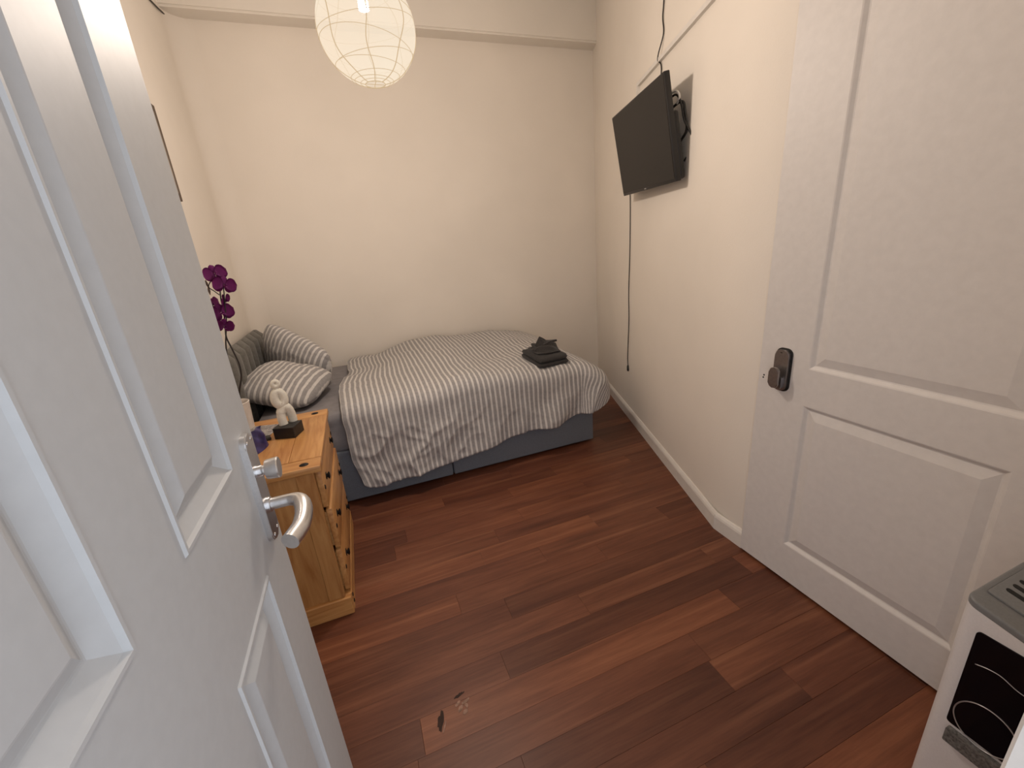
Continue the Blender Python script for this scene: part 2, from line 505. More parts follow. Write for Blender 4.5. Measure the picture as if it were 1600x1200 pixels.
def build_door(root, fn, a0, a1, z0, z1, cols, rows, prof, mat, th):
    """cols / rows: list of (lo, hi) openings along the width and height; everything else is frame"""
    bm = bmesh.new()
    def slab(u0, u1, v0, v1):
        prism(bm, [(u0, v0), (u1, v0), (u1, v1), (u0, v1)], -th, 0.0, fn)
    slab(a0, cols[0][0], z0, z1); slab(cols[-1][1], a1, z0, z1)
    zs = [z0] + [v for rr in rows for v in rr] + [z1]
    for i in range(0, len(zs), 2): slab(cols[0][0], cols[-1][1], zs[i], zs[i+1])
    for (c0, c1), (d0, d1) in zip(cols, cols[1:]):
        for (v0, v1) in rows: slab(c1, d0, v0, v1)
    bmesh.ops.remove_doubles(bm, verts=bm.verts[:], dist=1e-5)
    mk('door_frame', bm, mat, root)
    for c in cols:
        for rr in rows:
            bm = bmesh.new(); panel(bm, fn, c[0], c[1], rr[0], rr[1], prof, -th+0.008)
            mk('panel', bm, mat, root)

# left door, standing open in front of the camera
XD = -0.22
d1 = empty('door_1', (XD-0.02, 0.45, 0.008), 'white four-panel door standing open at the left with a silver lever handle', 'door', kind='structure')
f1 = lambda a, z, d: (XD + d, a, z)
P1 = [(0, 0), (0.0025, 0.003), (0.0065, 0.003), (0.009, -0.002), (0.025, -0.013), (0.028, -0.0135), (0.030, -0.011), (0.0325, -0.0105), (0.049, -0.002), (0.051, -0.0015)]
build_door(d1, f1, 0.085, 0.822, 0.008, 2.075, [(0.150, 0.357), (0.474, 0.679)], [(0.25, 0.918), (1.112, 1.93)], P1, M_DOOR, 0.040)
# handle set
bm = bmesh.new()
pl = rrect(0.735, 0.785, 0.935, 1.138, 0.019, 6)
A = prism(bm, pl, 0.0, 0.010, f1)
bmesh.ops.bevel(bm, geom=[e for e in bm.edges if all(v.co.x > XD+0.009 for v in e.verts)], offset=0.002, segments=2, affect='EDGES')
plate = tag(mk('handle_plate', bm, M_CHROME, d1, smooth=35), 'satin silver handle plate')
for a, z in ((0.747, 1.126), (0.773, 1.126), (0.747, 0.947), (0.773, 0.947)):
    bm = bmesh.new(); lathe(bm, [(0, 0), (0.0036, 0), (0.0034, 0.0012), (0, 0.0018)], AX((XD+0.0095, a, z), (1, 0, 0)), 12)
    mk('screw', bm, M_CHROME, plate, smooth=True)
bm = bmesh.new()
lathe(bm, [(0, 0), (0.010, 0), (0.010, 0.006), (0.0085, 0.008), (0.0085, 0.011), (0.0165, 0.0125), (0.0172, 0.014), (0.0188, 0.031), (0.0175, 0.033), (0, 0.033)], AX((XD+0.010, 0.760, 1.068), (1, 0, 0)), 32)
mk('thumb_turn', bm, M_CHROME, plate, smooth=35)
bm = bmesh.new()
lathe(bm, [(0, 0), (0.014, 0), (0.014, 0.004), (0.0105, 0.005)], AX((XD+0.0098, 0.762, 1.000), (1, 0, 0)), 28)
pth = smoothpath([(XD+0.010, 0.762, 1.000), (XD+0.030, 0.762, 1.000), (XD+0.047, 0.761, 1.000), (XD+0.060, 0.754, 0.999), (XD+0.067, 0.738, 0.997), (XD+0.070, 0.712, 0.993), (XD+0.067, 0.682, 0.989), (XD+0.054, 0.650, 0.986)], 8)
rr_ = [0.0108 + 0.0036*min(1, max(0, (i-14)/18)) for i in range(len(pth))]
tube(bm, pth, rr_, 20)
mk('lever', bm, M_CHROME, plate, smooth=45)
# hinges on the near edge
for z in (0.25, 1.05, 1.85):
    bm = bmesh.new(); lathe(bm, [(0, -0.04), (0.006, -0.04), (0.006, 0.04), (0, 0.04)], Matrix.Translation((XD-0.044, 0.088, z)), 12)
    mk('hinge', bm, M_STEEL, d1, smooth=35)

# right door, closed in the right wall
X2 = 1.436
d2 = empty('door_2', (X2+0.02, 0.72, 0.012), 'closed white two-panel door in the right wall with a small grey push lock', 'door', kind='structure')
f2 = lambda a, z, d: (X2 - d, a, z)
P2 = [(0, 0), (0.004, -0.0015), (0.013, -0.0095), (0.017, -0.0105), (0.020, -0.0095), (0.046, -0.002), (0.048, -0.0015)]
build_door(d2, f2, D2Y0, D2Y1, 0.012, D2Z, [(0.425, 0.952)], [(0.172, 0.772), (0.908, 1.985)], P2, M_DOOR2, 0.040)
bm = bmesh.new()
prism(bm, rrect(1.012, 1.074, 0.804, 0.968, 0.022, 6), 0.0, 0.004, f2)
lk = tag(mk('lock_gasket', bm, M_BLACK, d2, smooth=35), 'black rim behind the lock plate')
bm = bmesh.new()
prism(bm, rrect(1.018, 1.071, 0.809, 0.963, 0.020, 6), 0.004, 0.016, f2)
bmesh.ops.bevel(bm, geom=[e for e in bm.edges if all(v.co.x < X2-0.015 for v in e.verts)], offset=0.003, segments=2, affect='EDGES')
mk('lock_plate', bm, M_STEEL, lk, smooth=35)
bm = bmesh.new()
prism(bm, rrect(1.028, 1.064, 0.816, 0.862, 0.008, 4), 0.016, 0.026, f2)
prism(bm, rrect(1.040, 1.054, 0.822, 0.858, 0.005, 4), 0.024, 0.040, f2)
mk('lock_hub', bm, M_STEEL, lk, smooth=35)
bm = bmesh.new()
prism(bm, rrect(1.028, 1.066, 0.822, 0.900, 0.017, 6), 0.036, 0.045, f2)
bmesh.ops.bevel(bm, geom=[e for e in bm.edges if all(v.co.x < X2-0.044 for v in e.verts)], offset=0.003, segments=2, affect='EDGES')
mk('thumb_paddle', bm, M_STEEL, lk, smooth=35)
bm = bmesh.new(); prism(bm, rrect(1.042, 1.050, 0.951, 0.954, 0.0013, 2), 0.016, 0.0168, f2)
mk('indicator', bm, M_BLACK, lk)
for z, a in ((0.846, 1.118), (0.836, 1.120)):
    bm = bmesh.new(); lathe(bm, [(0, 0), (0.0035, 0), (0.003, 0.0008), (0, 0.0008)], AX((X2, a, z), (-1, 0, 0)), 10)
    mk('screw_hole', bm, M_DARKGAP, d2)

# ------------------------------------------------------------------ damaged spots on the floor
def blob(cx, cy, rx, ry, rot, seed, n=18):
    rg = random.Random(seed); out = []
    for k in range(n):
        t = 2*PI*k/n; q = rg.uniform(0.62, 1.15)
        a, b = rx*q*math.cos(t), ry*q*math.sin(t)
        out.append((cx + a*math.cos(rot)-b*math.sin(rot), cy + a*math.sin(rot)+b*math.cos(rot)))
    return out
bm = bmesh.new()
for i, (dx, dy, a, b, ro) in enumerate(((-0.014, 0.012, 0.012, 0.006, 0.6), (-0.008, -0.006, 0.008, 0.013, -0.5), (0.012, 0.010, 0.014, 0.006, 0.3), (0.012, -0.004, 0.007, 0.010, 0.2), (0.004, -0.020, 0.012, 0.008, 0.4))):
    prism(bm, blob(0.084+dx, 0.992+dy, a, b, ro, i, 10), 0.0, 0.0012, fnz)
mk('torn_patch', bm, M_CHIP, floor)
bm = bmesh.new(); prism(bm, blob(0.008, 0.972, 0.010, 0.034, -0.25, 5), 0.0, 0.0006, fnz)
mk('gouge', bm, M_GOUGE, floor)
bm = bmesh.new(); prism(bm, blob(0.016, 0.952, 0.003, 0.020, -0.45, 9), 0.0, 0.0012, fnz)
mk('torn_edge', bm, M_CHIP, floor)
bm = bmesh.new(); prism(bm, blob(0.082, 1.030, 0.018, 0.006, 0.3, 15), 0.0, 0.0006, fnz)
mk('gouge', bm, M_GOUGE, floor)

# ------------------------------------------------------------------ bed
BX0, BX1, BY0, BY1 = -0.655, 1.45, 2.425, 3.66
BM = (BX0 + BX1)/2
bed = empty('divan_bed', ((BX0+BX1)/2, (BY0+BY1)/2, 0), 'slate grey divan bed base in two halves with a channelled grey headboard', 'bed')
for a, b in ((BX0, BM-0.002), (BM+0.002, BX1)):
    bm = bmesh.new(); box(bm, a, b, BY0, BY1, 0.012, 0.345, 0.012, 3)
    bs = mk('base_section', bm, M_GRAPHITE, bed, smooth=40)
    for gx in (a+0.08, b-0.08):
        for gy in (BY0+0.08, BY1-0.08):
            bm = bmesh.new(); lathe(bm, [(0, 0), (0.022, 0), (0.022, 0.014), (0, 0.014)], Matrix.Translation((gx, gy, 0)), 14)
            mk('glide', bm, M_BLACK, bs)
# headboard: padded vertical channels
hb = None
HB0, HB1 = 2.43, 3.60
bm = bmesh.new(); box(bm, XL+0.004, XL+0.036, HB0, HB1, 0.30, 0.955, 0.012, 2)
hb = mk('headboard', bm, M_HEAD, bed, smooth=40)
nch = 9
cw = (HB1-HB0)/nch
for i in range(nch):
    bm = bmesh.new()
    y0 = HB0 + i*cw
    nu, nv = 10, 16
    grid = []
    for iv in range(nv+1):
        v = iv/nv; z = 0.31 + 0.665*v
        top = max(0.0, (v-0.90)/0.10); tz = math.sqrt(max(0.0, 1-top*top))
        row = []
        for iu in range(nu+1):
            u = iu/nu*2-1
            edge = 1.0
            if i == nch-1: edge = 1 - max(0, (u-0.2)/0.8)**2*0.9*1.0
            if i == 0: edge = 1 - max(0, (-u-0.2)/0.8)**2*0.9
            dep = (0.018 + 0.044*math.sqrt(max(0, 1-u*u*0.98)))*(0.25+0.75*tz)*max(0.25, edge)
            drop = 0.0
            if i == nch-1: drop = 0.05*max(0, (u+0.4)/1.4)**2.5*(1 if v > 0.5 else 0)*v
            row.append(bm.verts.new((XL+0.034+dep, y0 + (iu/nu)*cw, z-drop)))
        grid.append(row)
    bk = [[bm.verts.new((XL+0.034, vv.co.y, vv.co.z)) for vv in row] for row in grid]
    for a in range(nv):
        for b in range(nu):
            bm.faces.new((grid[a][b], grid[a][b+1], grid[a+1][b+1], grid[a+1][b]))
            bm.faces.new((bk[a][b], bk[a+1][b], bk[a+1][b+1], bk[a][b+1]))
    for b in range(nu):
        bm.faces.new((grid[nv][b], grid[nv][b+1], bk[nv][b+1], bk[nv][b])); bm.faces.new((grid[0][b+1], grid[0][b], bk[0][b], bk[0][b+1]))
    for a in range(nv):
        bm.faces.new((grid[a][0], grid[a+1][0], bk[a+1][0], bk[a][0])); bm.faces.new((grid[a+1][nu], grid[a][nu], bk[a][nu], bk[a+1][nu]))
    mk('padded_channel', bm, M_HEAD, hb, smooth=50)

# mattress in a grey fitted sheet, loose folds on the near side
def fbm(x, y, z=0.0, o=3):
    s = 0; a = 1
    for k in range(o):
        s += a*noise.noise(Vector((x, y, z))); x *= 2.03; y *= 2.03; z += 7.1; a *= 0.5
    return s
bm = bmesh.new()
MZ = 0.592
nu, nv = 90, 70
x0, x1, y0, y1, z0, z1 = BX0+0.006, BX1-0.006, BY0+0.006, BY1-0.006, 0.346, MZ
def rb(px, py, pz, r=0.05):
    c = Vector((min(max(px, x0+r), x1-r), min(max(py, y0+r), y1-r), min(max(pz, z0+0.02), z1-r)))
    d = Vector((px, py, pz)) - c
    if d.length > r: d = d.normalized()*r
    return c + d
grid = []
prof = [(0.0, z0)] + [(0.0, z0 + (z1-z0)*k/14) for k in range(1, 15)]
loop = []
N = 120
def per(t):   # rectangle perimeter with even spacing
    Lx, Ly = x1-x0, y1-y0; p = t*2*(Lx+Ly)
    if p < Lx: return (x0+p, y0)
    p -= Lx
    if p < Ly: return (x1, y0+p)
    p -= Ly
    if p < Lx: return (x1-p, y1)
    return (x0, y1-(p-Lx))
N = 260
rows = []
for k in range(0, 15):
    z = z0 + (z1-z0)*k/14
    row = []
    for i in range(N):
        px, py = per(i/N)
        p = rb(px, py, z)
        if py == y0:
            q = (0.0045*math.sin(px*55+6*z) * max(0, 1-abs(z-0.45)/0.12) + 0.006*fbm(px*9, z*14, 2)) * (0.4 + 0.6*min(1, max(0, (0.2-px)*3)))
            p.y += q if p.y + q > y0 - 0.004 else 0
        row.append(bm.verts.new(p))
    rows.append(row)
for k in range(1, 12):   # inwards over the top
    f = 1-k/12
    row = []
    cx, cy = (x0+x1)/2, (y0+y1)/2
    for i in range(N):
        px, py = per(i/N)
        p = rb(px, py, z1)
        qx, qy = cx+(p.x-cx)*f, cy+(p.y-cy)*f
        row.append(bm.verts.new((qx, qy, p.z*f**6 + z1*(1-f**6) + 0.006*fbm(qx*4, qy*4, 5))))
    rows.append(row)
for A, B in zip(rows, rows[1:]):
    for i in range(N): bm.faces.new((A[i], A[(i+1) % N], B[(i+1) % N], B[i]))
bm.faces.new(rows[0][::-1]); bm.faces.new(rows[-1])
tag(mk('mattress', bm, M_SHEET, smooth=True), 'mattress in a grey fitted sheet lying on the divan base', 'mattress')

# duvet
def build_duvet():
    bm = bmesh.new()
    uvl = bm.loops.layers.uv.new('UVMap')
    NS, NT_ = 230, 170
    T0, TE = 3.635, 2.44      # back edge, where the near roll starts
    SE = 1.315                 # where the foot roll starts
    RS, RF = 0.085, 0.265
    def hem(s):               # height of the near hem above the floor
        pts = [(-0.3, 0.10), (-0.17, 0.108), (0.04, 0.128), (0.36, 0.152), (0.61, 0.185), (0.79, 0.224), (0.98, 0.235), (1.12, 0.222), (1.27, 0.265), (1.45, 0.29), (2, 0.32)]
        for (a, b), (c, d) in zip(pts, pts[1:]):
            if s <= c: return b + (d-b)*(s-a)/(c-a)
        return 0.3
    def topz(x, y):
        z = 0.632
        z += 0.100*math.exp(-((x-0.56)/0.33)**2 - ((y-3.5)/0.55)**2)
        z += 0.040*math.exp(-((x-1.15)/0.32)**2 - ((y-3.5)/0.45)**2)
        z += 0.030*math.exp(-((x-0.25)/0.6)**2 - ((y-2.75)/0.35)**2)
        z += 0.012*math.exp(-((x-1.1)/0.4)**2 - ((y-3.0)/0.4)**2)
        z -= 0.02*max(0, (x-1.05)/0.4)**2
        z += 0.022*fbm(x*2.2+3, y*2.2, 1) + 0.006*fbm(x*7, y*6, 4)
        return z
    HEADX = lambda t: -0.205 + 0.075*max(0, min(1, (TE+1.165-max(t, 0)-2.47)/1.1)) if False else -0.2
    DF = 0.42                # foot overhang along the cloth
    verts = []; uvs = []
    for i in range(NS+1):
        row = []; ur = []
        f = i/NS
        for j in range(NT_+1):
            g = j/NT_
            # cloth coordinates: s along the bed, t from the wall towards the room
            s_end = SE + DF
            s = -0.2 + (s_end+0.2)*f
            dx = max(0, s-SE)
            fall = topz(min(s, SE), TE) - hem(s) - RS
            D = fall + RS*PI/2
            if s < -0.08: D -= 0.045*((-0.08-s)/0.12)**2
            if dx > 0:
                Dc = DF + 0.012 + (D-DF-0.012)*max(0, 1-dx/DF*1.6)
                dtm = math.sqrt(max(0.0009, Dc*Dc-dx*dx))
            else: dtm = D
            Ltop = T0-TE
            t = (Ltop + dtm)*g
            y = T0 - min(t, Ltop); dt = max(0, t-Ltop)
            x = min(s, SE)
            # head edge sits further right towards the wall
            k = max(0, 1-(s+0.2)/0.5)
            sx = 0.07*k*max(0, (y-TE)/1.1) - 0.012*k*math.sin(t*9) + 0.012*k*fbm(t*5, 1, 8)
            if dt > 0: sx += k*(0.055*(dt/0.55)**1.3)
            d = math.hypot(dx, dt)
            z = topz(x, y)
            ox, oy = 0.0, 0.0
            if d > 0:
                hx, hy = dx/d, -dt/d
                R = RS + (RF-RS)*hx*hx; q = R*PI/2
                if d < q:
                    a = d/R; hor, dr = R*math.sin(a), R*(1-math.cos(a))
                else:
                    hor, dr = R + 0.05*(d-q), R + (d-q)
                w = min(1, d/0.2)
                # hanging folds, strongest near the hem at the left
                lo = min(1, max(0, (d-0.18)/0.3))
                fold = 0.012*fbm(s*3.2, d*3.0, 3) + 0.010*lo*math.sin(s*16 + d*9 + 1.5*fbm(s*3, d*3, 6)) + 0.010*lo*max(0, 1-abs(s-0.15)/0.5)*(1-abs(fbm(s*7+d*7, d*6-s*3, 11)))*1.2
                rid = (1-min(1, abs(noise.noise(Vector((s*5.5+d*5.0, d*4.5-s*2.0, 2.5))))*1.8))**3 + 0.6*(1-min(1, abs(noise.noise(Vector((s*9-d*6.0, d*9+s*3.0, 7.5))))*1.8))**3
                fold += 0.016*rid*min(1, max(0, (d-0.10)/0.2))*(0.25+0.75*math.exp(-((s-0.10)/0.35)**2))
                tuckd = 0.0
                if 0.9 < s < 1.5:
                    tuckd = 0.020*lo*math.sin((s-0.9)*18+d*10)
                hor += w*max(-0.02, fold+tuckd)
                ox, oy = hx*hor, hy*hor
                z -= dr
            else:
                z += 0.010*(1-abs(fbm(s*5+y*2, y*4, 14)))*math.exp(-((y-TE)/0.35)**2)
            # thin rolled edges at the head end and back
            row.append(bm.verts.new((x+sx+ox, y+oy, z)))
            ur.append((s, t))
        verts.append(row); uvs.append(ur)
    for i in range(NS):
        for j in range(NT_):
            fc = bm.faces.new((verts[i][j], verts[i][j+1], verts[i+1][j+1], verts[i+1][j]))
            for lp, (a, b) in zip(fc.loops, ((i, j), (i, j+1), (i+1, j+1), (i+1, j))):
                lp[uvl].uv = uvs[a][b]
    bmesh.ops.recalc_face_normals(bm, faces=bm.faces[:])
    if sum(f.normal.z for f in bm.faces) < 0:
        for f in bm.faces: f.normal_flip()
    o = mk('duvet', bm, M_STRIPE, smooth=True, normals=False)
    md = o.modifiers.new('thickness', 'SOLIDIFY'); md.thickness = 0.026; md.offset = -1.0
    md.use_rim = True
    global DUVET_BVH
    from mathutils.bvhtree import BVHTree
    DUVET_BVH = BVHTree.FromPolygons([v.co + o.location for v in o.data.vertices], [tuple(p.vertices) for p in o.data.polygons])
    return tag(o, 'rumpled duvet in a grey and white striped cover spread over the bed', 'duvet')
build_duvet()

# pillows
def pillow(name, L, Wd, T, M, rot, label, seed, per_off=0.0):
    bm = bmesh.new(); uvl = bm.loops.layers.uv.new('UVMap')
    n1, n2 = 46, 34
    def pt(a, b, sgn):
        ha = max(0, 1-abs(a)**2.6)**0.55; hb_ = max(0, 1-abs(b)**2.4)**0.55
        px = L/2*a*(1-0.05*(1-abs(b)**2)*0) * (1-0.045*(1-abs(b))*abs(a)**4)
        py = Wd/2*b*(1-0.06*(1-abs(a))*abs(b)**4)
        ck = 1-0.16*(abs(a)*abs(b))**2.2
        px *= ck; py *= ck
        h = T/2*ha*hb_*sgn
        h += (0.010*fbm(a*2+seed, b*2, seed) + 0.005*fbm(a*6, b*6+seed, 3))*(0.25+ha*hb_)
        edge = max(abs(a), abs(b))
        if edge > 0.93: h += 0.004*math.sin(a*40+b*33+seed)
        return M @ Vector((px, py, h)), (px, py)
    for sgn in (1, -1):
        g = []
        for i in range(n1+1):
            g.append([])
            for j in range(n2+1):
                a = math.sin((i/n1*2-1)*PI/2); b = math.sin((j/n2*2-1)*PI/2)
                p, uv = pt(a, b, sgn)
                g[-1].append((bm.verts.new(p), uv))
        for i in range(n1):
            for j in range(n2):
                q = [g[i][j], g[i+1][j], g[i+1][j+1], g[i][j+1]]
                if sgn < 0: q = q[::-1]
                fc = bm.faces.new([v for v, _ in q])
                for lp, (_, uv) in zip(fc.loops, q):
                    lp[uvl].uv = (uv[0]*math.cos(rot)+uv[1]*math.sin(rot)+per_off, -uv[0]*math.sin(rot)+uv[1]*math.cos(rot))
    bmesh.ops.remove_doubles(bm, verts=bm.verts[:], dist=1e-5)
    o = mk(name, bm, M_STRIPE_P, smooth=True, normals=False)
    return tag(o, label, 'pillow', 'striped pillows at the head of the bed')
def frame(c, xa, ya):
    xa = Vector(xa).normalized(); ya = Vector(ya); ya = (ya - xa*ya.dot(xa)).normalized(); za = xa.cross(ya)
    M = Matrix((xa, ya, za)).transposed().to_4x4(); M.translation = Vector(c); return M
pillow('pillow', 0.57, 0.43, 0.19, frame((-0.452, 3.17, 0.768), (0.40, -0.31, -0.25), (-0.33, 0.12, 0.80)), 0.0, 'striped pillow propped in the corner against the back wall', 3.0)
pillow('pillow', 0.475, 0.46, 0.19, frame((-0.490, 2.80, 0.712), (1.0, -0.36, -0.24), (0.30, 1.0, 0.20)), 0.0, 'striped pillow lying in front, nearest the pine chest', 9.0)

# towels
def lie(bm, z_ref):
    zc = DUVET_BVH.ray_cast(Vector((1.14, 2.55, 2.0)), Vector((0, 0, -1)))[0].z
    for v in bm.verts:
        hit = DUVET_BVH.ray_cast(Vector((v.co.x, v.co.y, 2.0)), Vector((0, 0, -1)))[0]
        if hit is not None: v.co.z += max(hit.z, zc-0.022) + 0.001 - z_ref
def folded(name, c, L, Wd, H, layers, yaw, label, seed, curl=0.0, wave=0.0):
    """a folded towel: one stack of turned-over layers seen as rolled edges"""
    bm = bmesh.new()
    M = Matrix.Translation(Vector(c)) @ Matrix.Rotation(yaw, 4, 'Z')
    lt = H/layers
    for k in range(layers):
        l, w = L*(1-0.03*k), Wd*(1-0.035*k)
        poly = rrect(-l/2, l/2, -w/2, w/2, min(0.03, w*0.28), 5)
        rings = []
        for st, (ins, dz) in enumerate(((0.012, 0.0), (0.003, 0.18), (0.0, 0.5), (0.003, 0.82), (0.014, 0.99), (0.05, 1.02))):
            ring = []
            for a, b in poly:
                s = 1 - ins/(0.5*math.hypot(a, b)+1e-6)
                a2, b2 = a*s, b*s
                zz = k*lt + dz*lt*1.02
                zz += 0.006*fbm(a2*12+seed, b2*12, k) * (1 if k else 0.3) * (1 if (st > 0) else 0.2)
                zz += wave*(a2/l)**2*math.sin(b2*20+k)*k
                ring.append(bm.verts.new(M @ Vector((a2 + 0.004*fbm(b2*15, k*3+seed), b2 + 0.004*fbm(a2*15, k*5+seed), max(0.0, zz)))))
            rings.append(ring)
        n = len(poly)
        for A, B in zip(rings, rings[1:]):
            for i in range(n): bm.faces.new((A[i], A[(i+1) % n], B[(i+1) % n], B[i]))
        bm.faces.new(rings[0][::-1]); bm.faces.new(rings[-1])
    lie(bm, 0.0)
    return tag(mk(name, bm, M_TOWEL, smooth=60), label, 'towel', 'charcoal towels on the duvet')
TZ = 0.0
folded('folded_towel', (1.143, 2.535, TZ), 0.235, 0.27, 0.058, 2, 0.12, 'charcoal bath towel folded flat on the striped duvet', 1.0)
def facecloth():
    bm = bmesh.new()
    c = Vector((1.152, 2.560, TZ+0.0610))
    rg = random.Random(4)
    # folded cloth gathered into pleats with two points standing up
    nu, nv = 40, 30
    g = []
    for i in range(nu+1):
        u = i/nu*2-1; row = []
        for j in range(nv+1):
            v = j/nv*2-1
            rr = math.hypot(u*0.9, v)
            z = 0.030*max(0, 1-rr**3) + 0.010*math.sin(v*9+u*2.5)*max(0, 1-rr*rr) + 0.006
            z += 0.034*math.exp(-((u-0.05)/0.20)**2-((v-0.45)/0.22)**2)
            z += 0.030*max(0, (u-0.2))*math.exp(-((v-0.15)/0.25)**2)
            row.append(bm.verts.new(c + Vector((u*0.095*(1-0.12*v*v), v*0.10*(1-0.15*u*u), max(0.002, z)))))
        g.append(row)
    for i in range(nu):
        for j in range(nv): bm.faces.new((g[i][j], g[i+1][j], g[i+1][j+1], g[i][j+1]))
    rim = [g[i][0] for i in range(nu+1)] + [g[nu][j] for j in range(1, nv+1)] + [g[i][nv] for i in range(nu-1, -1, -1)] + [g[0][j] for j in range(nv-1, 0, -1)]
    lo = [bm.verts.new((v.co.x, v.co.y, c.z)) for v in rim]
    n = len(rim)
    for i in range(n): bm.faces.new((rim[i], lo[i], lo[(i+1) % n], rim[(i+1) % n]))
    bm.faces.new(lo)
    lie(bm, 0.0)
    o = mk('face_cloth', bm, M_TOWEL, smooth=50)
    # two loose turned-up corners
    bm = bmesh.new()
    for (p0, p1, p2) in (((-0.075, 0.00, 0.026), (0.060, 0.045, 0.030), (-0.005, 0.060, 0.072)), ((-0.02, -0.03, 0.034), (0.05, 0.06, 0.038), (0.112, 0.020, 0.050)), ((-0.085, -0.045, 0.018), (-0.03, 0.05, 0.028), (-0.078, 0.03, 0.044))):
        P = [c+Vector(p) for p in (p0, p1, p2)]
        nrm = (P[1]-P[0]).cross(P[2]-P[0]).normalized()*0.007
        A = [bm.verts.new(p+nrm) for p in P]; B = [bm.verts.new(p-nrm) for p in P]
        bm.faces.new(A); bm.faces.new(B[::-1])
        for i in range(3): bm.faces.new((A[i], B[i], B[(i+1) % 3], A[(i+1) % 3]))
    bmesh.ops.subdivide_edges(bm, edges=bm.edges[:], cuts=3, use_grid_fill=True, smooth=0.6)
    lie(bm, 0.0)
    mk('turned_up_corner', bm, M_TOWEL, o, smooth=60)
    return tag(o, 'small charcoal cloth folded into points on top of the bath towel', 'towel', 'charcoal towels on the duvet')
facecloth()

# ------------------------------------------------------------------ pine chest of drawers
CX1, CY0, CY1 = -0.262, 1.553, 2.205
CX0 = -0.735
CZ = 0.694
ch = empty('chest_of_drawers', ((CX0+CX1)/2, (CY0+CY1)/2, 0), 'waxed pine chest of drawers with black iron knobs beside the bed', 'chest')
# top: main boards and breadboard ends, with black studs
tb0, tb1 = CZ-0.026, CZ
for n, (a, b, c, d, mt) in enumerate(((CX0, CX1+0.030, CY0-0.006, CY0+0.078, M_PINE_X), (CX0, CX1+0.030, CY1-0.085, CY1+0.006, M_PINE_X),
                                      (CX0, -0.505, CY0+0.0795, CY1-0.0865, M_PINE_Y), (-0.5035, -0.349, CY0+0.0795, CY1-0.0865, M_PINE_Y), (-0.3475, CX1+0.030, CY0+0.0795, CY1-0.0865, M_PINE_Y))):
    bm = bmesh.new(); box(bm, a, b, c, d, tb0, tb1, 0.004 if n < 2 else 0.0015, 2)
    mk('top_board', bm, mt, ch, smooth=40)
for sx, sy in ((-0.290, CY0+0.030), (-0.290, CY1-0.040), (-0.69, CY0+0.030), (-0.69, CY1-0.040)):
    bm = bmesh.new(); lathe(bm, [(0, 0), (0.015, 0), (0.013, 0.0025), (0.007, 0.0045), (0, 0.005)], Matrix.Translation((sx, sy, CZ-0.0005)) @ Matrix.Diagonal((1.15, 1.0, 1, 1)), 18)
    mk('iron_stud', bm, M_IRON, ch, smooth=True)
# carcass: side frames and panels
def side(yin, yout):
    ya, yb = min(yin, yout), max(yin, yout)
    for a, b in ((CX0, CX0+0.075), (CX1-0.062, CX1)):
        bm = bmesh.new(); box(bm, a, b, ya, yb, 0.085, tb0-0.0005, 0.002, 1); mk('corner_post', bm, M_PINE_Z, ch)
    bm = bmesh.new()
    yi, yo = (ya+0.006, yb-0.004)
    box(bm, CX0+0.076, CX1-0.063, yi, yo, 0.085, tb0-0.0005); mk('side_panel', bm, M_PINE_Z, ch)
side(CY0+0.026, CY0); side(CY1-0.026, CY1)
bm = bmesh.new(); box(bm, CX0, CX0+0.012, CY0+0.027, CY1-0.027, 0.085, tb0-0.001); mk('back_panel', bm, M_PINE_Y, ch)
# plinth
for a, b, c, d, mt in ((CX0, CX1+0.022, CY0-0.010, CY0+0.012, M_PINE_X), (CX0, CX1+0.022, CY1-0.012, CY1+0.008, M_PINE_X), (CX1-0.010, CX1+0.024, CY0+0.0125, CY1-0.0125, M_PINE_Y)):
    bm = bmesh.new(); box(bm, a, b, c, d, 0.0, 0.0845, 0.003, 1); mk('plinth_board', bm, mt, ch)
for z in (0.030, 0.062):
    bm = bmesh.new(); lathe(bm, [(0, 0), (0.009, 0), (0.007, 0.003), (0, 0.004)], AX((CX1+0.0238, CY0+0.03, z), (1, 0, 0)), 14); mk('iron_stud', bm, M_IRON, ch, smooth=True)
# drawers, each pulled out by a different amount
for (z0_, z1_, out) in ((0.498, 0.655, 0.001), (0.305, 0.488, 0.007), (0.095, 0.295, 0.004)):
    bm = bmesh.new()
    xf = CX1 + out
    box(bm, xf-0.002, xf+0.020, CY0+0.029, CY1-0.029, z0_, z1_, 0.0035, 2)
    dr = mk('drawer', bm, M_PINE_Y, ch, smooth=40)
    bm = bmesh.new()
    box(bm, CX0+0.05, xf-0.002, CY0+0.036, CY0+0.050, z0_+0.012, z1_-0.012)
    box(bm, CX0+0.05, xf-0.002, CY1-0.050, CY1-0.036, z0_+0.012, z1_-0.012)
    box(bm, CX0+0.05, xf-0.002, CY0+0.050, CY1-0.050, z0_+0.012, z0_+0.02)
    box(bm, CX0+0.05, CX0+0.062, CY0+0.050, CY1-0.050, z0_+0.02, z1_-0.012)
    mk('drawer_box', bm, M_PINE_X, dr)
    zc = (z0_+z1_)/2
    for yy in (CY0+0.14, CY1-0.14):
        bm = bmesh.new()
        lathe(bm, [(0, 0), (0.016, 0), (0.016, 0.002), (0.008, 0.003), (0.008, 0.006), (0.014, 0.009), (0.015, 0.012), (0.010, 0.015), (0, 0.016)], AX((xf+0.0198, yy, zc), (1, 0, 0)), 20)
        mk('knob', bm, M_IRON, dr, smooth=40)
    for yy in (CY0+0.045, CY1-0.045):
        bm = bmesh.new(); lathe(bm, [(0, 0), (0.010, 0), (0.008, 0.003), (0, 0.004)], AX((xf+0.0198, yy, zc), (1, 0, 0)), 14); mk('iron_stud', bm, M_IRON, dr, smooth=True)

